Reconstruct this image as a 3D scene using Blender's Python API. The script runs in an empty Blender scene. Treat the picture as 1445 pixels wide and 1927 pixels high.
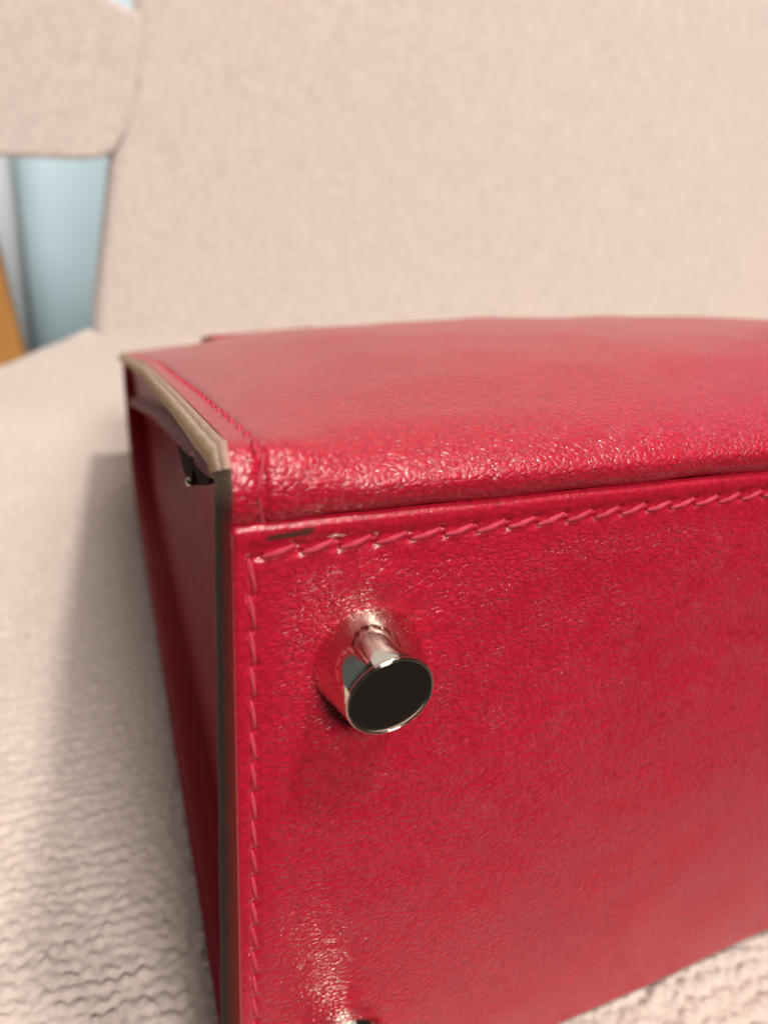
import bpy, bmesh, math, random
import numpy as np
from mathutils import Matrix, Vector

scene = bpy.context.scene
C = scene.collection
random.seed(7)
rng = np.random.default_rng(11)

# ------------------------------------------------------------------ camera
# the bag's bottom panel has its own frame: x along the bag, s down the panel,
# n into the bag.  TAU is how far the panel leans back from the vertical.
TAU = math.radians(9.0)
D = 0.100
ST, CT = math.sin(TAU), math.cos(TAU)


def W(x, s, n):
    """panel frame -> world (numpy friendly)"""
    return (x, -ST * (s - D) + CT * n, -CT * (s - D) - ST * n)


CAM_LOC = Vector((-0.0144, -0.0438, 0.1352))
FWD = Vector((0.39796, 0.78180, -0.47990)).normalized()
RIGHT = Vector((0.91247, -0.39120, 0.11935))
RIGHT = (RIGHT - RIGHT.dot(FWD) * FWD).normalized()
UP = RIGHT.cross(FWD)
cam_d = bpy.data.cameras.new('camera')
cam = bpy.data.objects.new('camera', cam_d)
C.objects.link(cam)
cam.matrix_world = Matrix(((RIGHT.x, UP.x, -FWD.x, CAM_LOC.x),
                           (RIGHT.y, UP.y, -FWD.y, CAM_LOC.y),
                           (RIGHT.z, UP.z, -FWD.z, CAM_LOC.z), (0, 0, 0, 1)))
cam_d.sensor_fit = 'VERTICAL'
cam_d.sensor_height = 24.0
cam_d.sensor_width = 18.0
cam_d.lens = 24.0 * 1380 / 1927
cam_d.clip_start = 0.005
cam_d.clip_end = 50
cam_d.dof.use_dof = True
cam_d.dof.focus_distance = 0.087
cam_d.dof.aperture_fstop = cam_d.lens / 1.55
scene.camera = cam

# ------------------------------------------------------------------ world, lamps, exposure
world = bpy.data.worlds.new('World')
scene.world = world
world.use_nodes = True
bg = world.node_tree.nodes['Background']
bg.inputs[0].default_value = (1.0, 0.90, 0.80, 1)
bg.inputs[1].default_value = 0.024


def lamp(name, loc, target, size, power, color, shape='DISK', size_y=None):
    d = bpy.data.lights.new(name, 'AREA')
    d.shape = shape
    d.size = size
    if size_y:
        d.size_y = size_y
    d.energy = power
    d.color = color
    o = bpy.data.objects.new(name, d)
    C.objects.link(o)
    o.location = loc
    o.rotation_euler = (Vector(target) - Vector(loc)).to_track_quat('-Z', 'Y').to_euler()
    return o


lamp('ceiling_lamp', (0.42, -0.30, 1.70), (0.05, 0.1, 0.0), 0.15, 19, (1.0, 0.93, 0.84))
lamp('room_lamp', (0.16, -1.45, 1.40), (0.2, 0.35, 0.1), 0.70, 42, (1.0, 0.94, 0.88))
lamp('overhead_fill', (0.1, -0.2, 2.30), (0.1, -0.2, 0.0), 2.4, 11, (1.0, 0.94, 0.89), 'SQUARE')  # added soft fill lamp imitating light off the ceiling, lifts the shadows
lamp('magenta_glow', (1.34, 0.72, 0.56), (0.1, 0.02, 0.1), 0.30, 0.4, (1.0, 0.42, 0.92))  # unseen magenta lamp on the right, for the purple sheen on the leather
lamp('wall_fill', (-0.12, 0.60, 0.52), (-0.12, 1.60, -0.25), 0.30, 5, (1.0, 0.97, 0.92))  # added lamp out of view behind the backrest, brightens the wall

scene.view_settings.view_transform = 'Standard'
scene.view_settings.look = 'None'
scene.view_settings.exposure = 0.14
scene.view_settings.gamma = 1.0
scene.view_settings.use_curve_mapping = False
scene.cycles.use_denoising = True
scene.cycles.max_bounces = 8
scene.cycles.sample_clamp_indirect = 6.0

# ------------------------------------------------------------------ helpers


def thing(name, label, cat, loc):
    o = bpy.data.objects.new(name, None)
    o.empty_display_size = 0.05
    C.objects.link(o)
    o.location = loc
    o['label'] = label
    o['category'] = cat
    return o


def link(name, me, mat=None, parent=None, kind=None):
    if mat is not None and not me.materials:
        me.materials.append(mat)
    o = bpy.data.objects.new(name, me)
    C.objects.link(o)
    if parent is not None:
        o.parent = parent
        # parents are unrotated empties or meshes sitting at the same spot
        base = parent
        off = Vector((0, 0, 0))
        while base is not None:
            off += base.location
            base = base.parent
        o.location = -off
    if kind:
        o['kind'] = kind
    return o


def grid_mesh(name, P, UV=None, flip=False, smooth=True):
    """P: (nu, nv, 3) array of points -> quad grid mesh"""
    nu, nv = P.shape[:2]
    me = bpy.data.meshes.new(name)
    me.vertices.add(nu * nv)
    me.vertices.foreach_set('co', P.reshape(-1).astype(np.float32))
    idx = np.arange(nu * nv).reshape(nu, nv)
    a, b, c, d = idx[:-1, :-1], idx[1:, :-1], idx[1:, 1:], idx[:-1, 1:]
    q = np.stack([a, b, c, d] if not flip else [a, d, c, b], axis=-1).reshape(-1, 4)
    nq = len(q)
    me.loops.add(nq * 4)
    me.loops.foreach_set('vertex_index', q.reshape(-1).astype(np.int32))
    me.polygons.add(nq)
    me.polygons.foreach_set('loop_start', (np.arange(nq) * 4).astype(np.int32))
    me.polygons.foreach_set('loop_total', np.full(nq, 4, np.int32))
    if UV is not None:
        l = me.uv_layers.new(name='UVMap')
        uv = UV.reshape(-1, 2)[q.reshape(-1)]
        l.data.foreach_set('uv', uv.reshape(-1).astype(np.float32))
    me.update(calc_edges=True)
    me.polygons.foreach_set('use_smooth', np.full(nq, smooth))
    me.validate()
    return me


class VNoise:
    """smooth 2-D value noise, roughly -1..1"""

    def __init__(self, seed, n=257):
        self.n = n
        self.t = np.random.default_rng(seed).uniform(-1, 1, (n, n))

    def __call__(self, x, y):
        x = np.asarray(x, float) + 1000.0
        y = np.asarray(y, float) + 1000.0
        xi = np.floor(x).astype(int)
        yi = np.floor(y).astype(int)
        fx = x - xi
        fy = y - yi
        fx = fx * fx * (3 - 2 * fx)
        fy = fy * fy * (3 - 2 * fy)
        n = self.n
        g = lambda i, j: self.t[i % n, j % n]
        return ((g(xi, yi) * (1 - fx) + g(xi + 1, yi) * fx) * (1 - fy)
                + (g(xi, yi + 1) * (1 - fx) + g(xi + 1, yi + 1) * fx) * fy)


def axis(*segs):
    """segs: (start, end, step)... -> monotonic 1-D sample positions"""
    out = []
    for a, b, st in segs:
        n = max(1, int(round((b - a) / st)))
        out.append(np.linspace(a, b, n, endpoint=False))
    out.append(np.array([segs[-1][1]]))
    return np.concatenate(out)


def sstep(a, b, x):
    t = np.clip((x - a) / (b - a), 0, 1)
    return t * t * (3 - 2 * t)


def catmull(pts, per):
    """pts: (k, ..., 2) control points -> dense polyline along axis 0"""
    pts = np.asarray(pts, float)
    p = np.concatenate([2 * pts[:1] - pts[1:2], pts, 2 * pts[-1:] - pts[-2:-1]])
    out = []
    for i in range(len(pts) - 1):
        p0, p1, p2, p3 = p[i], p[i + 1], p[i + 2], p[i + 3]
        m = per[i] if isinstance(per, (list, tuple)) else per
        for k in range(m):
            t = k / m
            out.append(0.5 * ((2 * p1) + (-p0 + p2) * t + (2 * p0 - 5 * p1 + 4 * p2 - p3) * t * t
                              + (-p0 + 3 * p1 - 3 * p2 + p3) * t ** 3))
    out.append(pts[-1])
    return np.array(out)


# ------------------------------------------------------------------ materials
class NT:
    def __init__(self, name):
        self.m = bpy.data.materials.new(name)
        self.m.use_nodes = True
        self.t = self.m.node_tree
        self.b = self.t.nodes['Principled BSDF']

    def n(self, kind, **kw):
        o = self.t.nodes.new(kind)
        for k, v in kw.items():
            setattr(o, k, v)
        return o

    def l(self, a, b):
        self.t.links.new(a, b)

    def math(self, op, a, b=None, c=None, clamp=False):
        o = self.n('ShaderNodeMath', operation=op, use_clamp=clamp)
        for i, v in enumerate((a, b, c)):
            if v is None:
                continue
            if isinstance(v, (int, float)):
                o.inputs[i].default_value = v
            else:
                self.l(v, o.inputs[i])
        return o.outputs[0]

    def ramp(self, fac, stops):
        o = self.n('ShaderNodeValToRGB')
        e = o.color_ramp.elements
        while len(e) > 1:
            e.remove(e[-1])
        e[0].position = stops[0][0]
        e[0].color = stops[0][1]
        for p_, c_ in stops[1:]:
            k = e.new(p_)
            k.color = c_
        self.l(fac, o.inputs[0])
        return o.outputs[0]

    def mapping(self, src, scale, loc=(0, 0, 0), rot=(0, 0, 0)):
        o = self.n('ShaderNodeMapping')
        o.inputs['Scale'].default_value = scale
        o.inputs['Location'].default_value = loc
        o.inputs['Rotation'].default_value = rot
        self.l(src, o.inputs['Vector'])
        return o.outputs[0]

    def noise(self, vec, scale, detail=2.0, rough=0.5, dist=0.0):
        o = self.n('ShaderNodeTexNoise')
        o.inputs['Scale'].default_value = scale
        o.inputs['Detail'].default_value = detail
        o.inputs['Roughness'].default_value = rough
        o.inputs['Distortion'].default_value = dist
        self.l(vec, o.inputs['Vector'])
        return o

    def mix(self, fac, a, b):
        o = self.n('ShaderNodeMix', data_type='RGBA')
        if isinstance(fac, (int, float)):
            o.inputs[0].default_value = fac
        else:
            self.l(fac, o.inputs[0])
        for s, v in ((o.inputs[6], a), (o.inputs[7], b)):
            if isinstance(v, tuple):
                s.default_value = v
            else:
                self.l(v, s)
        return o.outputs[2]

    def bump(self, h, strength, dist, prev=None):
        o = self.n('ShaderNodeBump')
        o.inputs['Strength'].default_value = strength
        o.inputs['Distance'].default_value = dist
        self.l(h, o.inputs['Height'])
        if prev is not None:
            self.l(prev, o.inputs['Normal'])
        return o.outputs[0]


def leather(name, base, scuff=False, fscale=1.0, grain=1.0, rough=0.36, spec=0.42, coat=0.32):
    k = NT(name)
    uv = k.n('ShaderNodeUVMap', uv_map='UVMap').outputs[0]
    mm = k.mapping(uv, (1000, 1000, 1000))                # millimetres
    warp = k.noise(mm, 0.55, 3, 0.6)
    wv = k.n('ShaderNodeVectorMath', operation='MULTIPLY_ADD')
    k.l(warp.outputs['Color'], wv.inputs[0])
    wv.inputs[1].default_value = (0.5, 0.5, 0)
    k.l(mm, wv.inputs[2])
    # pebbles: cells with narrow valleys, broken up by a finer set
    st = k.mapping(wv.outputs[0], (0.95, 1.22, 1.0), rot=(0, 0, 0.22))
    v1 = k.n('ShaderNodeTexVoronoi', feature='DISTANCE_TO_EDGE')
    v1.inputs['Scale'].default_value = 0.86 * fscale
    k.l(st, v1.inputs['Vector'])
    v2 = k.n('ShaderNodeTexVoronoi', feature='DISTANCE_TO_EDGE')
    v2.inputs['Scale'].default_value = 1.9 * fscale
    k.l(wv.outputs[0], v2.inputs['Vector'])
    r1 = k.ramp(v1.outputs['Distance'], [(0.0, (0, 0, 0, 1)), (0.06, (0.22, 0.22, 0.22, 1)), (0.18, (0.66, 0.66, 0.66, 1)), (0.34, (0.92, 0.92, 0.92, 1)), (0.55, (1, 1, 1, 1))])
    r2 = k.ramp(v2.outputs['Distance'], [(0.0, (0, 0, 0, 1)), (0.12, (0.7, 0.7, 0.7, 1)), (0.40, (1, 1, 1, 1))])
    fine = k.noise(mm, 4.5, 2, 0.55)
    broad = k.noise(mm, 0.22, 2, 0.5)
    patch = k.math('MULTIPLY_ADD', k.math('SUBTRACT', broad.outputs['Fac'], 0.5), 2.6, 0.5, clamp=True)
    brk = k.noise(mm, 0.9, 2, 0.5)
    bk_ = k.math('MULTIPLY_ADD', k.math('SUBTRACT', brk.outputs['Fac'], 0.5), 3.2, 0.55, clamp=True)
    h = k.math('MULTIPLY', k.math('SUBTRACT', r1, 1.0), k.math('MULTIPLY_ADD', bk_, 0.50, 0.14))
    h = k.math('MULTIPLY_ADD', k.math('SUBTRACT', r2, 1.0), k.math('MULTIPLY_ADD', patch, 0.30, 0.06), h)
    dome = k.math('MULTIPLY', v1.outputs['Distance'], 0.9)
    h = k.math('ADD', h, dome)
    h = k.math('MULTIPLY', h, k.math('MULTIPLY_ADD', patch, 0.30, 0.75))
    if scuff:
        sp = k.n('ShaderNodeSeparateXYZ')
        k.l(mm, sp.inputs[0])
        mk = k.math('MULTIPLY', k.math('MULTIPLY_ADD', sp.outputs[1], 0.26, -0.85, clamp=True), k.math('MULTIPLY_ADD', sp.outputs[0], 0.28, -0.60, clamp=True))
        h = k.math('MULTIPLY', h, k.math('MULTIPLY_ADD', mk, 0.68, 0.32))
    h = k.math('MULTIPLY_ADD', fine.outputs['Fac'], 0.10, h)
    nb = k.bump(broad.outputs['Fac'], 0.25, 0.0004)
    nb = k.bump(h, 1.0, 0.000118 * grain, nb)
    k.l(nb, k.b.inputs['Normal'])
    tone = k.noise(mm, 0.05, 4, 0.6)
    dk = tuple(c * 0.84 for c in base[:3]) + (1,)
    lt = tuple(min(1, c * 1.10) for c in base[:3]) + (1,)
    col = k.mix(tone.outputs['Fac'], dk, lt)
    # colour darkens in the valleys between the pebbles, keeping the grain visible
    valley_mask = k.math('MULTIPLY', k.math('SUBTRACT', 1.0, r1, clamp=True), k.math('MULTIPLY_ADD', bk_, 0.45, 0.22))
    col = k.mix(valley_mask, col, tuple(c * 0.45 for c in base[:3]) + (1,))
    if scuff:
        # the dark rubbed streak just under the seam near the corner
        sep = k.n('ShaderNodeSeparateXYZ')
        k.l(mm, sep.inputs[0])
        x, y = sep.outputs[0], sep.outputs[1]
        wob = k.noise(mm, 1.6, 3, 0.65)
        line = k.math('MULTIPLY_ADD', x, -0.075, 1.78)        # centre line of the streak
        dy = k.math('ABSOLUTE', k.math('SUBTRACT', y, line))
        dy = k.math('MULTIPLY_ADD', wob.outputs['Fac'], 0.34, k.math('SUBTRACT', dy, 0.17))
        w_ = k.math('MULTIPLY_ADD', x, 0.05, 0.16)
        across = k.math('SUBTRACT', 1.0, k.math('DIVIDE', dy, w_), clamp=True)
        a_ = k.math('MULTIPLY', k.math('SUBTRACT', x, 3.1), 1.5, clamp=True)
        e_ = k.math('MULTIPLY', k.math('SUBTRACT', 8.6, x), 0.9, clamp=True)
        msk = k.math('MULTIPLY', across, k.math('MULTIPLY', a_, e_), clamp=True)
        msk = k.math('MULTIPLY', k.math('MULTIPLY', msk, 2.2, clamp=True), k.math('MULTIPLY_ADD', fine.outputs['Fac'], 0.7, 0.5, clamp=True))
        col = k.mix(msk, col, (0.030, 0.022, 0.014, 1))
    k.l(col, k.b.inputs['Base Color'])
    rr = k.math('MULTIPLY_ADD', fine.outputs['Fac'], 0.14, rough - 0.07)
    k.l(rr, k.b.inputs['Roughness'])
    k.b.inputs['Specular IOR Level'].default_value = spec
    k.b.inputs['Coat Weight'].default_value = coat
    k.b.inputs['Coat Roughness'].default_value = 0.11
    k.l(nb, k.b.inputs['Coat Normal'])
    return k.m


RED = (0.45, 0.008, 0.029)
M_LEATHER = leather('red_goat_leather', RED, scuff=True, grain=1.0, fscale=1.12)
M_FRONT = leather('red_goat_leather_front', RED, grain=1.0, fscale=1.15)
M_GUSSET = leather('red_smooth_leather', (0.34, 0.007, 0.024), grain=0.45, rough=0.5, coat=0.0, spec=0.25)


def edge_paint(name, stops, rough=0.7, fade=None):
    """painted cut edge of the leather: colour runs across the thickness (uv.y 0 outer .. 1 inner)"""
    k = NT(name)
    uv = k.n('ShaderNodeUVMap', uv_map='UVMap').outputs[0]
    sep = k.n('ShaderNodeSeparateXYZ')
    k.l(uv, sep.inputs[0])
    mm = k.mapping(uv, (1000, 3, 1))
    ns = k.noise(mm, 0.35, 4, 0.65)
    a = k.math('MULTIPLY_ADD', ns.outputs['Fac'], 0.24, k.math('SUBTRACT', sep.outputs[1], 0.12))
    col = k.ramp(a, stops)
    if fade:
        fd = k.math('MULTIPLY_ADD', sep.outputs[0], 300.0, k.math('MULTIPLY_ADD', ns.outputs['Fac'], 0.8, -0.75), clamp=True)
        col = k.mix(fd, fade, col)
    wear = k.noise(mm, 1.4, 3, 0.6)
    col = k.mix(k.math('MULTIPLY', wear.outputs['Fac'], 0.30), col, (0.10, 0.06, 0.035, 1))
    k.l(col, k.b.inputs['Base Color'])
    k.b.inputs['Roughness'].default_value = rough
    k.b.inputs['Specular IOR Level'].default_value = 0.12
    k.l(k.bump(wear.outputs['Fac'], 0.5, 0.0003), k.b.inputs['Normal'])
    return k.m


M_EDGE_TAN = edge_paint('tan_edge_paint', [(0.0, (0.58, 0.33, 0.28, 1)), (0.25, (0.66, 0.47, 0.36, 1)), (0.6, (0.60, 0.37, 0.19, 1)), (1.0, (0.68, 0.49, 0.34, 1))])
M_EDGE_SHADED = edge_paint('shaded_brown_edge', [(0.0, (0.20, 0.005, 0.008, 1)), (0.30, (0.10, 0.012, 0.008, 1)), (0.52, (0.028, 0.013, 0.008, 1)), (0.84, (0.034, 0.020, 0.013, 1)), (0.95, (0.06, 0.038, 0.026, 1)), (1.0, (0.50, 0.38, 0.28, 1))], fade=(0.22, 0.15, 0.11, 1))  # reddish-brown edge paint with the vertical edge's shade mixed into its dark stops


def thread_mat():
    k = NT('red_waxed_thread')
    tc = k.n('ShaderNodeTexCoord').outputs['Object']
    ns = k.noise(k.mapping(tc, (9000, 9000, 9000)), 1.0, 3, 0.6)
    oi = k.n('ShaderNodeObjectInfo')
    f = k.math('MULTIPLY_ADD', oi.outputs['Random'], 0.5, k.math('MULTIPLY', ns.outputs['Fac'], 0.5))
    k.l(k.mix(f, (0.42, 0.022, 0.050, 1), (0.54, 0.050, 0.088, 1)), k.b.inputs['Base Color'])
    k.b.inputs['Roughness'].default_value = 0.62
    k.b.inputs['Specular IOR Level'].default_value = 0.3
    k.l(k.bump(ns.outputs['Fac'], 0.6, 0.0002), k.b.inputs['Normal'])
    return k.m


M_THREAD = thread_mat()


def chrome(name, col, rough):
    k = NT(name)
    tc = k.n('ShaderNodeTexCoord').outputs['Object']
    ns = k.noise(k.mapping(tc, (1500, 1500, 1500)), 1.0, 5, 0.7)
    k.b.inputs['Base Color'].default_value = col
    k.b.inputs['Metallic'].default_value = 1.0
    k.l(k.math('MULTIPLY_ADD', ns.outputs['Fac'], 0.12, rough - 0.04), k.b.inputs['Roughness'])
    return k.m


M_CHROME = chrome('polished_palladium', (0.78, 0.71, 0.60, 1), 0.06)
M_CAP = chrome('polished_palladium_cap', (0.62, 0.52, 0.44, 1), 0.10)
M_DARKMETAL = chrome('dark_metal', (0.45, 0.38, 0.32, 1), 0.25)


def fabric(name, base, scale=1.0, bumpd=0.0007, mottled=0.25):
    k = NT(name)
    tc = k.n('ShaderNodeTexCoord').outputs['Object']
    mm = k.mapping(tc, (1000, 1000, 1000))
    a = k.noise(mm, 0.42 * scale, 4, 0.65)
    b = k.noise(mm, 3.2 * scale, 3, 0.6)
    c = k.noise(mm, 0.018 * scale, 3, 0.55)
    f = k.math('MULTIPLY_ADD', a.outputs['Fac'], 0.6, k.math('MULTIPLY', b.outputs['Fac'], 0.4))
    dk = tuple(v * (1 - mottled) for v in base) + (1,)
    lt = tuple(min(0.9, v * (1 + mottled * 0.55)) for v in base) + (1,)
    col = k.mix(k.math('MULTIPLY_ADD', k.math('SUBTRACT', f, 0.5), 2.2, 0.5, clamp=True), dk, lt)
    pink = tuple(v * w for v, w in zip(base, (1.03, 0.95, 0.93))) + (1,)
    col = k.mix(k.math('MULTIPLY', c.outputs['Fac'], 0.6), col, pink)
    k.l(col, k.b.inputs['Base Color'])
    k.b.inputs['Roughness'].default_value = 0.92
    k.b.inputs['Specular IOR Level'].default_value = 0.15
    k.b.inputs['Sheen Weight'].default_value = 0.25
    k.b.inputs['Sheen Roughness'].default_value = 0.5
    k.l(k.bump(f, 0.8, bumpd), k.b.inputs['Normal'])
    return k.m


M_SEAT = fabric('oatmeal_chenille', (0.58, 0.50, 0.45), 1.0, 0.0008, 0.30)
M_BACK = fabric('oatmeal_chenille_back', (0.615, 0.545, 0.50), 0.6, 0.0011, 0.40)

# ------------------------------------------------------------------ setting: the wall glimpsed past the chair


def wall_mat():
    k = NT('pale_blue_wall_paint')
    tc = k.n('ShaderNodeTexCoord').outputs['Object']
    ns = k.noise(tc, 6.0, 4, 0.6)
    k.l(k.mix(ns.outputs['Fac'], (0.39, 0.51, 0.57, 1), (0.45, 0.57, 0.62, 1)), k.b.inputs['Base Color'])
    k.b.inputs['Roughness'].default_value = 0.6
    return k.m


def trim_mat():
    k = NT('grey_trim_paint')
    tc = k.n('ShaderNodeTexCoord').outputs['Object']
    ns = k.noise(tc, 9.0, 3, 0.5)
    k.l(k.mix(ns.outputs['Fac'], (0.38, 0.43, 0.44, 1), (0.44, 0.46, 0.49, 1)), k.b.inputs['Base Color'])
    k.b.inputs['Roughness'].default_value = 0.5
    return k.m


def prism(name, outline, y0, y1, mat, parent=None, bevel=0.0, seg=3, slope=0.0):
    """outline in (x, z), extruded from y0 to y1; slope leans it back"""
    bm = bmesh.new()
    vs = [bm.verts.new((x, y0 + slope * z, z)) for x, z in outline]
    f = bm.faces.new(vs)
    r = bmesh.ops.extrude_face_region(bm, geom=[f])
    for v in r['geom']:
        if isinstance(v, bmesh.types.BMVert):
            v.co.y += (y1 - y0)
    bmesh.ops.recalc_face_normals(bm, faces=bm.faces)
    if bevel:
        front = [e for e in bm.edges if abs((e.verts[0].co.y - slope * e.verts[0].co.z) - (e.verts[1].co.y - slope * e.verts[1].co.z)) < 1e-6]
        bmesh.ops.bevel(bm, geom=front, offset=bevel, segments=seg, affect='EDGES', profile=0.5)
    me = bpy.data.meshes.new(name)
    bm.to_mesh(me)
    bm.free()
    for p in me.polygons:
        p.use_smooth = bevel > 0 and len(p.vertices) == 4 and min((me.vertices[a].co - me.vertices[b].co).length for a, b in p.edge_keys) < bevel * 0.8
    return link(name, me, mat, parent)


w = prism('wall', [(-3.2, -0.6), (3.2, -0.6), (3.2, 2.3), (-3.2, 2.3)], 1.05, 1.15, wall_mat())
w['kind'] = 'structure'
tr = prism('wall_trim', [(-0.62, -0.6), (-0.028, -0.6), (-0.028, 1.55), (-0.62, 1.55)], 0.985, 1.046, trim_mat(), bevel=0.012)
tr['kind'] = 'structure'

# ------------------------------------------------------------------ the armchair
chair = thing('armchair', 'oatmeal chenille armchair with open gap beside its backrest, holding the red handbag', 'armchair', (0.30, 0.20, -0.12))

# seat cushion: real knitted rows where the lens can pick them out
sx = axis((-0.30, -0.075, 0.008), (-0.075, 0.16, 0.00050), (0.16, 0.62, 0.010))
sy = axis((-0.034, 0.10, 0.00048), (0.10, 0.22, 0.00060), (0.22, 0.475, 0.0012))
X, Y = np.meshgrid(sx, sy, indexing='ij')
n1, n2, n3, n4 = VNoise(1), VNoise(2), VNoise(3), VNoise(4)
RP, LP_ = 0.0027, 0.0029
wob = 0.9 * n1(X / 0.012, Y / 0.012) + 0.45 * n2(X / 0.004, Y / 0.004)
ang = 0.06 + 0.05 * n3(X / 0.05, Y / 0.05)
rowc = (Y + ang * X) / RP + 0.50 * wob + 0.25 * n4(X / 0.0022, Y / 0.003)
row = np.floor(rowc)
fr = rowc - row
ridge = 1 - np.abs(2 * fr - 1) ** 2.2
lc = X / LP_ + 0.5 * (row % 2) + 0.55 * n2(X / 0.006 + 17 * row, Y / 0.05) + 0.25 * (2 * fr - 1)
loop = 0.5 + 0.5 * np.cos(2 * np.pi * lc)
size = 0.75 + 0.45 * n4(X / 0.0035, row * 1.7)
Hk = ridge * (0.25 + 0.75 * loop ** 0.8) * size
Hk += 0.38 * n3(X / 0.0011, Y / 0.0010) + 0.26 * n4(X / 0.0006 + 9, Y / 0.0006)
und = 0.0016 * n1(X / 0.06 + 5, Y / 0.06) + 0.0007 * n2(X / 0.022, Y / 0.022)
# the bag's weight presses the pile flat underneath it
under = sstep(-0.004, 0.010, X) * sstep(-0.002, 0.012, Y) * (1 - sstep(0.19, 0.22, Y)) * (1 - sstep(0.245, 0.26, X))
Z = -0.0010 + 0.00100 * (Hk - 0.75) + und * (1 - under) - 0.0015 * under
# cushion crowns over its edges
rear = 0.3957 + (np.clip(X, -0.13, 0.05) + 0.0296) * 1.25
dr = np.clip(rear - Y, 0, 0.035)
Z -= 0.035 * (1 - np.sqrt(np.clip(1 - ((0.035 - dr) / 0.035) ** 2, 0, 1)))
Z -= np.clip(Y - rear, 0, 1) * 3.0
df = np.clip(Y + 0.034, 0, 0.020)
Z -= 0.024 * (1 - np.sqrt(np.clip(1 - ((0.020 - df) / 0.020) ** 2, 0, 1)))
Z = np.maximum(Z, -0.12)
P = np.stack([X, Y, Z], -1)
me = grid_mesh('seat', P)
link('seat', me, M_SEAT, chair)
# the cushion's front border and underside
prism('seat_border', [(-0.30, -0.12), (0.62, -0.12), (0.62, -0.026), (-0.30, -0.026)], -0.033, 0.30, M_SEAT, chair, bevel=0.006)

back_outline = [(0.008, -0.06), (0.0128, 0.012), (0.0275, 0.094), (0.0345, 0.110), (0.0400, 0.130), (0.0430, 0.150), (0.0440, 0.180),
                (0.056, 0.55), (0.10, 0.62), (0.55, 0.62), (0.64, 0.55), (0.67, 0.20), (0.68, -0.06)]
prism('backrest', back_outline, 0.405, 0.432, M_BACK, chair, bevel=0.007, seg=5, slope=0.10)
wing_outline = [(-0.30, 0.086), (-0.10, 0.0885), (-0.02, 0.0900), (0.012, 0.0915), (0.0225, 0.0935), (0.0290, 0.097), (0.0375, 0.110), (0.0425, 0.128), (0.0462, 0.150),
                (0.0462, 0.1610), (0.0390, 0.1640), (0.0315, 0.1660), (0.0280, 0.1700), (0.0245, 0.178), (0.015, 0.200), (-0.02, 0.225), (-0.10, 0.24), (-0.30, 0.24)]
prism('arm_wing', wing_outline, 0.4045, 0.430, M_BACK, chair, bevel=0.0030, seg=4, slope=0.10)
prism('armrest', [(0.566, -0.10), (0.67, -0.10), (0.67, 0.19), (0.65, 0.22), (0.59, 0.22), (0.566, 0.19)], 0.02, 0.46, M_BACK, chair, bevel=0.02, seg=4)


# orange wooden leg of another piece of furniture behind the seat
def wood_mat():
    k = NT('orange_wood')
    tc = k.n('ShaderNodeTexCoord').outputs['Object']
    ns = k.noise(k.mapping(tc, (60, 60, 6)), 1.0, 5, 0.6, 1.2)
    k.l(k.mix(ns.outputs['Fac'], (0.44, 0.19, 0.045, 1), (0.62, 0.30, 0.08, 1)), k.b.inputs['Base Color'])
    k.b.inputs['Roughness'].default_value = 0.4
    return k.m


leg = prism('wooden_leg', [(-0.0820, -0.20), (-0.0060, -0.20), (-0.0300, -0.0330), (-0.0368, 0.0235), (-0.046, 0.075), (-0.074, 0.075)], 0.50, 0.54, wood_mat(), bevel=0.004)
leg['label'] = 'slanted orange wooden furniture leg at the left edge behind the seat'
leg['category'] = 'furniture leg'

# ------------------------------------------------------------------ the handbag
L = 0.250
bag = thing('handbag', 'red grained leather handbag lying on its back, metal feet towards the viewer', 'handbag', (0.125, 0.10, 0.0))
FX, FS = 0.0152, 0.0179
FEET = [(FX, FS), (FX, D - FS + 0.0006), (L - FX, FS), (L - FX, D - FS + 0.0006)]


def seam_groove(d, depth, width):
    return -depth * np.exp(-(d / width) ** 2)


# stitch positions, shared by the leather dents and the threads
PITCH = 0.0041
TOPROW_S, LEFT_X = 0.0031, 0.0020
top_st = [(0.0026 + PITCH * (i + 0.5), TOPROW_S) for i in range(int((L - 0.006) / PITCH))]
left_st = [(LEFT_X, 0.0036 + PITCH * (i + 0.5)) for i in range(int((D - 0.007) / PITCH))]

# ---- bottom panel
bx = axis((0.0, 0.0045, 0.00012), (0.0045, 0.105, 0.00030), (0.105, L, 0.0022))
bs = axis((0.0, 0.0065, 0.00012), (0.0065, D, 0.00034))
X, S = np.meshgrid(bx, bs, indexing='ij')
q1, q2 = VNoise(21), VNoise(22)
H = 0.00045 * np.sin(np.pi * np.clip(S / D, 0, 1)) * sstep(0, 0.03, X)
H += 0.00022 * q1(X / 0.011, S / 0.009) * sstep(0.003, 0.01, X) * sstep(0.004, 0.012, S)
# rolled rims
H -= 0.0009 * (1 - np.sqrt(np.clip(1 - ((0.0009 - np.clip(S, 0, 0.0009)) / 0.0009) ** 2, 0, 1)))
H -= 0.0005 * (1 - np.sqrt(np.clip(1 - ((0.0007 - np.clip(X, 0, 0.0007)) / 0.0007) ** 2, 0, 1)))
H -= 0.0016 * (1 - np.sqrt(np.clip(1 - ((0.0025 - np.clip(D - S, 0, 0.0025)) / 0.0025) ** 2, 0, 1)))
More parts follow.
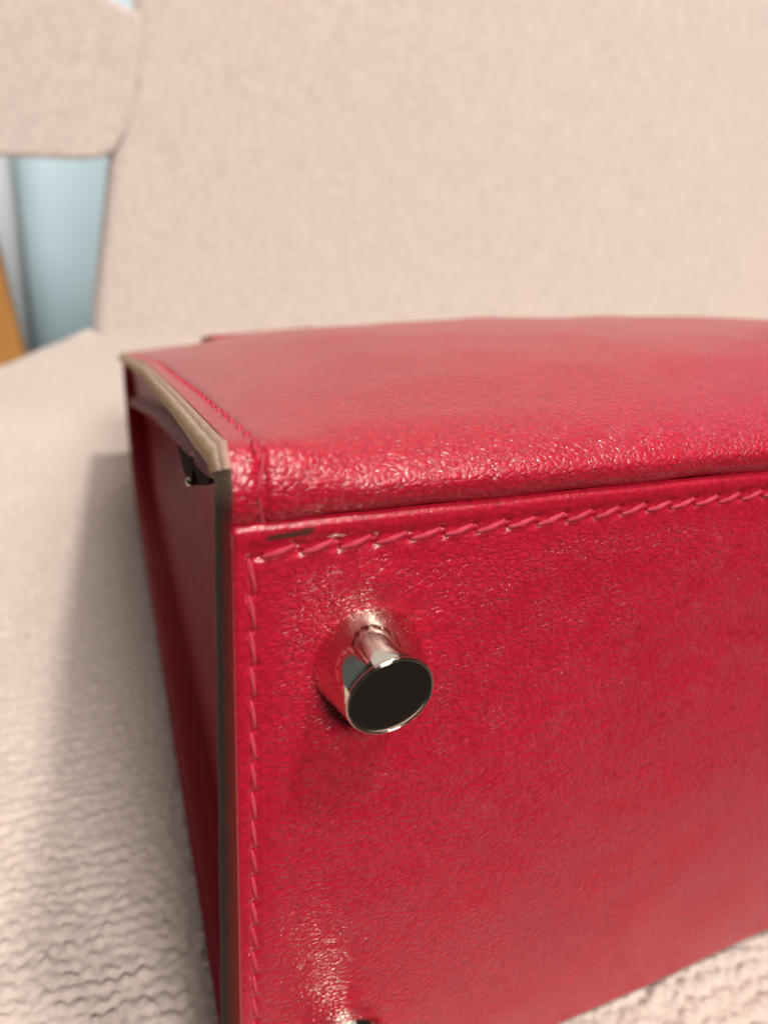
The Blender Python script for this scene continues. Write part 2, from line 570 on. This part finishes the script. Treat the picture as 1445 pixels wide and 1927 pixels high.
# stitching channels, creased line inside the left one
H += seam_groove(S - TOPROW_S, 0.00016, 0.0009) * sstep(0.001, 0.003, X)
H += seam_groove(X - LEFT_X, 0.00018, 0.00055) * sstep(0.002, 0.004, S)
H += 0.00020 * sstep(0.0028, 0.0012, S)
for (x, s) in top_st:
    if x > 0.12:
        break
    m = (np.abs(bx - x) < 0.006)
    xs, ss = X[m], S[m]
    for ox, os_ in ((PITCH * 0.47, -0.00050), (-PITCH * 0.47, 0.00050)):
        d2 = ((xs - x - ox) / 0.00048) ** 2 + ((ss - s - os_) / 0.00034) ** 2
        H[m] -= 0.00030 * np.exp(-d2)
for (x, s) in left_st:
    m = (np.abs(bs - s) < 0.006)
    xs, ss = X[:, m], S[:, m]
    for ox, os_ in ((0.00030, PITCH * 0.46), (-0.00030, -PITCH * 0.46)):
        d2 = ((xs - x - ox) / 0.00030) ** 2 + ((ss - s - os_) / 0.00045) ** 2
        H[:, m] -= 0.00026 * np.exp(-d2)
# the leather puckers where each foot is clinched through it
for (fx, fs) in FEET:
    r = np.hypot(X - fx, S - fs)
    th = np.arctan2(S - fs, X - fx)
    upw = 0.5 + 0.5 * np.cos(th + math.pi / 2)
    H += 0.00034 * np.exp(-((X - fx + 0.0008) / 0.0030) ** 2 - ((S - fs + 0.0104) / 0.0021) ** 2)
    H += 0.00010 * upw ** 2 * np.exp(-((r - 0.0092) / 0.0020) ** 2)
    H -= 0.00030 * np.exp(-(r / 0.0078) ** 6)
    H += 0.00005 * np.sin(11 * th + 3 * q2(X / 0.004, S / 0.004)) * np.exp(-((r - 0.0085) / 0.003) ** 2)
P = np.stack(W(X, S, -H), -1)
bottom = link('bottom_panel', grid_mesh('bottom_panel', P, np.stack([X, S], -1), flip=True), M_LEATHER, bag)


# ---- front panel (uppermost, puffed)
def se(n):
    return np.interp(n, [-0.004, 0.0015, 0.0128, 0.0376, 0.0986, 0.2223], [-0.0086, -0.0080, -0.0070, -0.0048, 0.0013, 0.0186])


TOPN = 0.222
fxs = axis((0.0, 0.006, 0.00020), (0.006, 0.12, 0.00045), (0.12, L, 0.0022))
puff_x = 0.0116 * (1 - np.exp(-np.clip(fxs - 0.0030, 0, 1) / 0.036)) * (1 - np.exp(-np.clip(L - fxs - 0.003, 0, 1) / 0.036))
inner = sstep(0.0030, 0.0160, fxs) * sstep(0.0030, 0.016, L - fxs)
gn = lambda n: np.interp(n, [0.0, 0.01, 0.0165, 0.026, 0.040, 0.055, 0.075, 0.10, 0.15, 0.222], [0.0, 0.08, 0.30, 0.56, 0.80, 0.94, 1.0, 0.98, 0.86, 0.45])
tn = [0.0165, 0.026, 0.040, 0.055, 0.075, 0.10, 0.125, 0.150, 0.185, TOPN]
ctrl = []
one = np.ones_like(fxs)
ctrl.append(np.stack([0.0010 * one, 0.0003 * one], -1))
ctrl.append(np.stack([0.0001 * one, -0.0002 * one], -1))
ctrl.append(np.stack([-0.0007 * one - 0.0002 * inner, -0.0018 * one + 0.0001 * inner], -1))
ctrl.append(np.stack([-0.0006 * one - 0.0001 * inner, -0.0046 * one + 0.0008 * inner], -1))
ctrl.append(np.stack([0.0012 * one + 0.0012 * inner, -0.0074 * one + 0.0014 * inner], -1))
ctrl.append(np.stack([0.0060 * one + 0.0020 * inner, se(0.0060 + 0.0020 * inner) - puff_x * 0.04], -1))
for n in tn:
    ctrl.append(np.stack([n * one, se(n) * one - puff_x * gn(n)], -1))
prof = catmull(ctrl, [10, 10, 12, 14, 16, 20, 20, 22, 22, 20, 16, 12, 10, 8, 6])
prof = np.transpose(prof, (1, 0, 2))                       # (x, v, [n, s])
dv = np.linalg.norm(np.diff(prof, axis=1), axis=2)
V = np.concatenate([np.zeros((len(fxs), 1)), np.cumsum(dv, 1)], 1)
Xf = np.repeat(fxs[:, None], prof.shape[1], 1)
# surface normal in the (n, s) plane, for the stitch crease and the soft dents
tg = np.gradient(prof, axis=1)
tg /= np.linalg.norm(tg, axis=2, keepdims=True) + 1e-12
nn, ns_ = tg[..., 1], -tg[..., 0]                           # outward
d = seam_groove(Xf - 0.0029, 0.00040, 0.00060) + seam_groove(L - Xf - 0.0029, 0.0004, 0.0006)
d += 0.00030 * q1(Xf / 0.010 + 3, V / 0.013) * sstep(0.004, 0.012, Xf)
d += 0.0006 * q2(Xf / 0.030, V / 0.030) * sstep(0.006, 0.03, Xf)
nP = prof[..., 0] + nn * d
sP = prof[..., 1] + ns_ * d
xP = Xf + 0.0475 * np.clip(nP, 0, 1) * (1 - 2 * Xf / L)
P = np.stack(W(xP, sP, nP), -1)
front = link('front_panel', grid_mesh('front_panel', P, np.stack([Xf + 0.4, V], -1)), M_FRONT, bag)

# ---- back panel and closed top: one sheet lying on the seat and curling over the far end
bk = np.array([(0.0030, 0.0994), (0.01, 0.0985), (0.03, 0.0954), (0.06, 0.0906), (0.10, 0.0843), (0.14, 0.0780), (0.18, 0.0716), (0.205, 0.062), (0.219, 0.048), (0.2245, 0.034), (0.2255, 0.025), (0.2230, 0.0190)])
bkd = catmull(bk, 10)
bxs = axis((0.0, 0.01, 0.002), (0.01, L, 0.012))
Xb = np.repeat(bxs[:, None], len(bkd), 1)
Nb = np.repeat(bkd[None, :, 0], len(bxs), 0)
Sb = np.repeat(bkd[None, :, 1], len(bxs), 0)
xb = Xb + 0.0475 * Nb * (1 - 2 * Xb / L)
vb = np.concatenate([[0], np.cumsum(np.linalg.norm(np.diff(bkd, axis=0), axis=1))])
P = np.stack(W(xb, Sb, Nb), -1)
meb = grid_mesh('back_panel', P, np.stack([Xb, np.repeat(vb[None], len(bxs), 0) + 0.8], -1), flip=True)
back = link('back_panel', meb, M_GUSSET, bag)
sol = back.modifiers.new('thickness', 'SOLIDIFY')
sol.thickness = 0.0028
sol.offset = -1


# ---- painted cut edges
def edge_sweep(name, outer, innr, mat, parent, bulge=0.0007, mirror=False):
    """outer/innr: (k,3) polylines in (x, s, n) -> rounded strip between them, crowned to -x"""
    outer, innr = np.array(outer), np.array(innr)
    m = 25
    P = np.zeros((len(outer), m, 3))
    UV = np.zeros((len(outer), m, 2))
    ln = np.concatenate([[0], np.cumsum(np.linalg.norm(np.diff(outer, axis=0), axis=1))])
    for j in range(m):
        t = j / (m - 1)
        q = outer * (1 - t) + innr * t
        x = q[:, 0] - bulge * np.sin(math.pi * t) ** 0.6 * (1 + 0.25 * np.sin(ln * 900 + 1.0) * 0.4) + (0.00012 if bulge > 0.0005 else 0.0) * math.exp(-((t - 0.24) / 0.06) ** 2)
        if mirror:
            x = L - x
        P[:, j] = np.stack(W(x, q[:, 1], q[:, 2]), -1)
        UV[:, j, 0] = ln
        UV[:, j, 1] = t
    return link(name, grid_mesh(name, P, UV, flip=mirror), mat, parent)


def edge_curves():
    # front panel edge, from the far end to the near corner
    n_ = np.concatenate([np.linspace(TOPN, 0.02, 60), np.linspace(0.019, 0.0025, 24)])
    fo = np.stack([0.0475 * n_ + 0.0001, se(n_) + 0.0001, n_], -1)
    i_n = np.maximum(n_, 0.0042)
    wig = 0.00012 * np.sin(n_ * 120) + 0.00005 * np.sin(n_ * 410 + 1)
    fi = np.stack([0.0475 * n_ - 0.0012, se(n_) + 0.0029 + wig, i_n + 0.0004], -1)
    # rounding at the near corner, then down the bottom panel's edge
    lo_o = np.array([(0.0, -0.0074, 0.0010), (0.0, -0.0060, -0.0004), (0.0, -0.0040, -0.0009), (0.0, -0.0020, -0.0008), (0.0, -0.0004, 0.0)])
    lo_i = np.array([(-0.0011, -0.0046, 0.0040), (-0.0008, -0.0040, 0.0043), (-0.0005, -0.0028, 0.0046), (-0.0006, -0.0016, 0.0044), (-0.0007, -0.0003, 0.0042)])
    s_ = np.linspace(0.0004, D - 0.001, 70)
    bo = np.stack([0.0 * s_, s_, 0.0004 + 0 * s_], -1)
    bi = np.stack([-0.0007 - 0.0014 * (s_ / D), s_, 0.0040 + 0.0002 * np.sin(s_ * 300)], -1)
    return fo, fi, lo_o, lo_i, bo, bi


fo, fi, lo_o, lo_i, bo, bi = edge_curves()
for mir in (False, True):
    edge_sweep('front_edge', np.concatenate([fo, lo_o[:2]]), np.concatenate([fi, lo_i[:2]]), M_EDGE_TAN, front, mirror=mir)
    edge_sweep('bottom_edge', np.concatenate([lo_o[1:], bo]), np.concatenate([lo_i[1:], bi]), M_EDGE_SHADED, bottom, 0.0004, mirror=mir)

# ---- gussets: folded side leather set back inside the cut edges
gn_ = np.concatenate([np.linspace(0.0030, 0.03, 28), np.linspace(0.033, 0.2215, 70)])
gu = np.linspace(0, 1, 90)
N_, U_ = np.meshgrid(gn_, gu, indexing='ij')
sf = se(N_) + 0.0030
sb = np.interp(N_, bk[:, 0], bk[:, 1]) - 0.0022
sb = np.where(N_ > 0.219, np.interp(N_, [0.219, 0.2255], [0.046, 0.026]), sb)
span = sb - sf
Sg = sf + span * U_
dist = span * U_                                            # distance below the front panel
flw = 0.0032 + 0.055 * N_                                   # flange width
ridge_ = np.exp(-((dist - flw) / 0.0013) ** 2)
deep = sstep(0.0, 0.85, dist / flw - 0.9) * sstep(0, 0.030, sb - Sg + 0.002)
xg = 0.0475 * N_ + 0.0030 + 0.0012 * sstep(0, 1, dist / flw) - 0.0044 * ridge_ * sstep(-0.01, 0.02, N_) + 0.0115 * deep * sstep(-0.004, 0.03, N_)
xg += 0.0006 * q1(N_ / 0.02, Sg / 0.02) * deep
xg += 0.0018 * sstep(0.012, 0.0, sb - Sg)
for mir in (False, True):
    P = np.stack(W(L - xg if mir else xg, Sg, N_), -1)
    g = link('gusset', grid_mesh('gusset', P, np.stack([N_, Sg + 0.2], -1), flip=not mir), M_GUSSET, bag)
    if not mir:
        gusset = g


# ---- threads
def stitch_mesh(name, length, rad, twist=2.0, na=12, nl=16):
    P = np.zeros((nl, na + 1, 3))
    for i in range(nl):
        t = i / (nl - 1)
        u = 2 * t - 1
        taper = max(0.30, (1 - abs(u) ** 4) ** 0.5)
        z = rad * 0.95 * (1 - abs(u) ** 2.4) - rad * 0.45
        for j in range(na + 1):
            a = 2 * math.pi * j / na
            lobes = 1 + 0.17 * math.cos(3 * a + twist * math.pi * u)
            r = rad * taper * lobes
            P[i, j] = (u * length / 2, r * math.cos(a) * 0.92, z + r * math.sin(a) * 0.82)
    return grid_mesh(name, P, flip=False)


ST_A = stitch_mesh('stitch', 0.0037, 0.00034)
ST_B = stitch_mesh('stitch_edge', 0.0041, 0.00030)
ST_A.materials.append(M_THREAD)
ST_B.materials.append(M_THREAD)


def place_stitch(me, parent, pos, along, normal, tilt, jit=0.05):
    a = Vector(along).normalized()
    n = Vector(normal).normalized()
    a = (a - a.dot(n) * n).normalized()
    b = n.cross(a)
    tl = tilt + random.uniform(-jit, jit)
    a2 = a * math.cos(tl) + b * math.sin(tl)
    b2 = n.cross(a2)
    o = bpy.data.objects.new('stitch', me)
    C.objects.link(o)
    o.parent = parent
    off = bag.location + parent.location                     # = 0
    k = 1 + random.uniform(-0.06, 0.06)
    o.matrix_local = Matrix(((a2.x * k, b2.x, n.x, pos[0] - off.x), (a2.y * k, b2.y, n.y, pos[1] - off.y), (a2.z * k, b2.z, n.z, pos[2] - off.z), (0, 0, 0, 1)))
    return o


AX = Vector((1, 0, 0))
AS = Vector(W(0, 1, 0)) - Vector(W(0, 0, 0))
AN = Vector(W(0, 0, 1)) - Vector(W(0, 0, 0))


def panel_h(x, s):
    i = int(np.argmin(abs(bx - x)))
    j = int(np.argmin(abs(bs - s)))
    return float(H[i, j])


for (x, s) in top_st:
    place_stitch(ST_A, bottom, W(x, s, -panel_h(x, s) - 0.00013), AX, -AN, math.radians(17))
for (x, s) in left_st:
    place_stitch(ST_B, bottom, W(x, s, -panel_h(x, s) + 0.00014), AS, -AN, math.radians(8))
# along the front panel's edge
ix = int(np.argmin(abs(fxs - 0.0029)))
lens = V[ix]
v = 0.0022
while v < lens[-1] - 0.004:
    j = int(np.argmin(abs(lens - v)))
    j = min(max(j, 1), prof.shape[1] - 2)
    p0 = Vector(W(xP[ix, j - 1], sP[ix, j - 1], nP[ix, j - 1]))
    p1 = Vector(W(xP[ix, j + 1], sP[ix, j + 1], nP[ix, j + 1]))
    pc = Vector(W(xP[ix, j], sP[ix, j], nP[ix, j]))
    nrm = AX.cross((p1 - p0).normalized())
    if nrm.dot(AS) > 0 and nrm.dot(-AS) < nrm.dot(AS):
        nrm = -nrm
    place_stitch(ST_B, front, pc + nrm * 0.00005, p1 - p0, nrm, math.radians(-12))
    v += PITCH


# ---- feet
def lathe(name, prof_, seg=72):
    P = np.zeros((len(prof_), seg + 1, 3))
    for i, (r, z) in enumerate(prof_):
        for j in range(seg + 1):
            a = 2 * math.pi * j / seg
            P[i, j] = (r * math.cos(a), r * math.sin(a), z)
    me = grid_mesh(name, P)
    bm = bmesh.new()
    bm.from_mesh(me)
    bmesh.ops.remove_doubles(bm, verts=bm.verts, dist=1e-6)
    bmesh.ops.recalc_face_normals(bm, faces=bm.faces)
    bm.to_mesh(me)
    bm.free()
    for p in me.polygons:
        p.use_smooth = True
    return me


mmk = 0.001
FOOT = lathe('foot', [(r * mmk, z * mmk) for r, z in
                      [(6.75, -1.6), (6.62, -0.4), (6.52, 0.1), (6.38, 0.6), (6.20, 1.3), (6.00, 2.1), (5.80, 2.9), (5.60, 3.7), (5.42, 4.5), (5.25, 5.3), (5.14, 5.80), (5.09, 5.98),
                       (5.05, 6.06), (5.06, 6.12), (5.06, 6.20), (5.02, 6.28), (4.95, 6.36), (4.86, 6.40), (4.80, 6.38), (4.77, 6.30), (4.75, 6.0), (0.0, 5.9)]])
CAP = lathe('end_cap', [(r * mmk, z * mmk) for r, z in [(4.745, 6.22), (4.73, 6.31), (4.66, 6.345), (3.5, 6.35), (1.8, 6.35), (0.0, 6.35)]])
FOOT.materials.append(M_CHROME)
CAP.materials.append(M_CAP)
for (fx, fs) in FEET:
    o = bpy.data.objects.new('foot', FOOT)
    C.objects.link(o)
    o.parent = bag
    pos = Vector(W(fx, fs, 0.0003)) - bag.location
    tl = math.radians(7.0)                                   # the clinched feet sit a little crooked
    zx = -AN * math.cos(tl) + AS * math.sin(tl)
    xx = AX
    yx = zx.cross(xx)
    o.matrix_local = Matrix(((xx.x, yx.x, zx.x, pos.x), (xx.y, yx.y, zx.y, pos.y), (xx.z, yx.z, zx.z, pos.z), (0, 0, 0, 1)))
    c = bpy.data.objects.new('end_cap', CAP)
    C.objects.link(c)
    c.parent = o

# ---- black piece standing in for the dark gap in the gusset fold, with a rivet
gap_out = [(0.0062, 0.0507), (0.0040, 0.0360), (0.0008, 0.0235), (0.0042, 0.0258), (0.0070, 0.0330), (0.0056, 0.0372), (0.0090, 0.0392), (0.0096, 0.0425), (0.0084, 0.0470)]
bm = bmesh.new()
f_ = bm.faces.new([bm.verts.new(W(0.0030, a, b)) for a, b in gap_out])
ex = bmesh.ops.extrude_face_region(bm, geom=[f_])
for v_ in ex['geom']:
    if isinstance(v_, bmesh.types.BMVert):
        v_.co.x += 0.0014
bmesh.ops.recalc_face_normals(bm, faces=bm.faces)
tme = bpy.data.meshes.new('dark_gap')
bm.to_mesh(tme)
bm.free()
tk = NT('gap_black')
tn_ = tk.noise(tk.mapping(tk.n('ShaderNodeTexCoord').outputs['Object'], (1500, 1500, 1500)), 1.0, 3, 0.6)
tk.l(tk.mix(tn_.outputs['Fac'], (0.012, 0.004, 0.004, 1), (0.030, 0.008, 0.008, 1)), tk.b.inputs['Base Color'])
tk.b.inputs['Roughness'].default_value = 0.9
tk.b.inputs['Specular IOR Level'].default_value = 0.08
dark_gap = link('dark_gap', tme, tk.m, bag)
STUD = lathe('rivet', [(r * mmk, z * mmk) for r, z in [(0.75, -0.6), (0.75, 0.1), (0.62, 0.35), (0.35, 0.52), (0, 0.58)]], 24)
o = bpy.data.objects.new('rivet', STUD)
STUD.materials.append(M_DARKMETAL)
C.objects.link(o)
o.parent = dark_gap
o.location = Vector(W(0.0029, 0.0088, 0.0402))
o.rotation_euler = (0, math.radians(-90), 0)


# ---- closing straps lying over the far end of the front panel
def strap(x0, x1, n0, n1, lift, s_off):
    xs = np.linspace(x0, x1, 40)
    P = np.zeros((40, 8, 3))
    for i, x in enumerate(xs):
        xi = int(np.argmin(abs(fxs - x)))
        for j in range(8):
            n = n0 + (n1 - n0) * j / 7
            s = float(np.interp(n, prof[xi, :, 0], prof[xi, :, 1]))
            P[i, j] = W(x, s - s_off - lift * ((i / 39) if lift > 0 else (1 - i / 39)) ** 2 * abs(lift) / max(abs(lift), 1e-9), n)
    me = grid_mesh('strap', P, np.stack([np.repeat(xs[:, None], 8, 1), np.repeat(np.linspace(n0, n1, 8)[None], 40, 0)], -1))
    o = link('strap', me, M_GUSSET, bag)
    m = o.modifiers.new('thickness', 'SOLIDIFY')
    m.thickness = 0.0018
    m.offset = 1
    return o


strap(0.036, 0.072, 0.186, 0.204, 0.0012, -0.0004)
strap(0.205, 0.235, 0.176, 0.194, 0.0006, 0.0004)
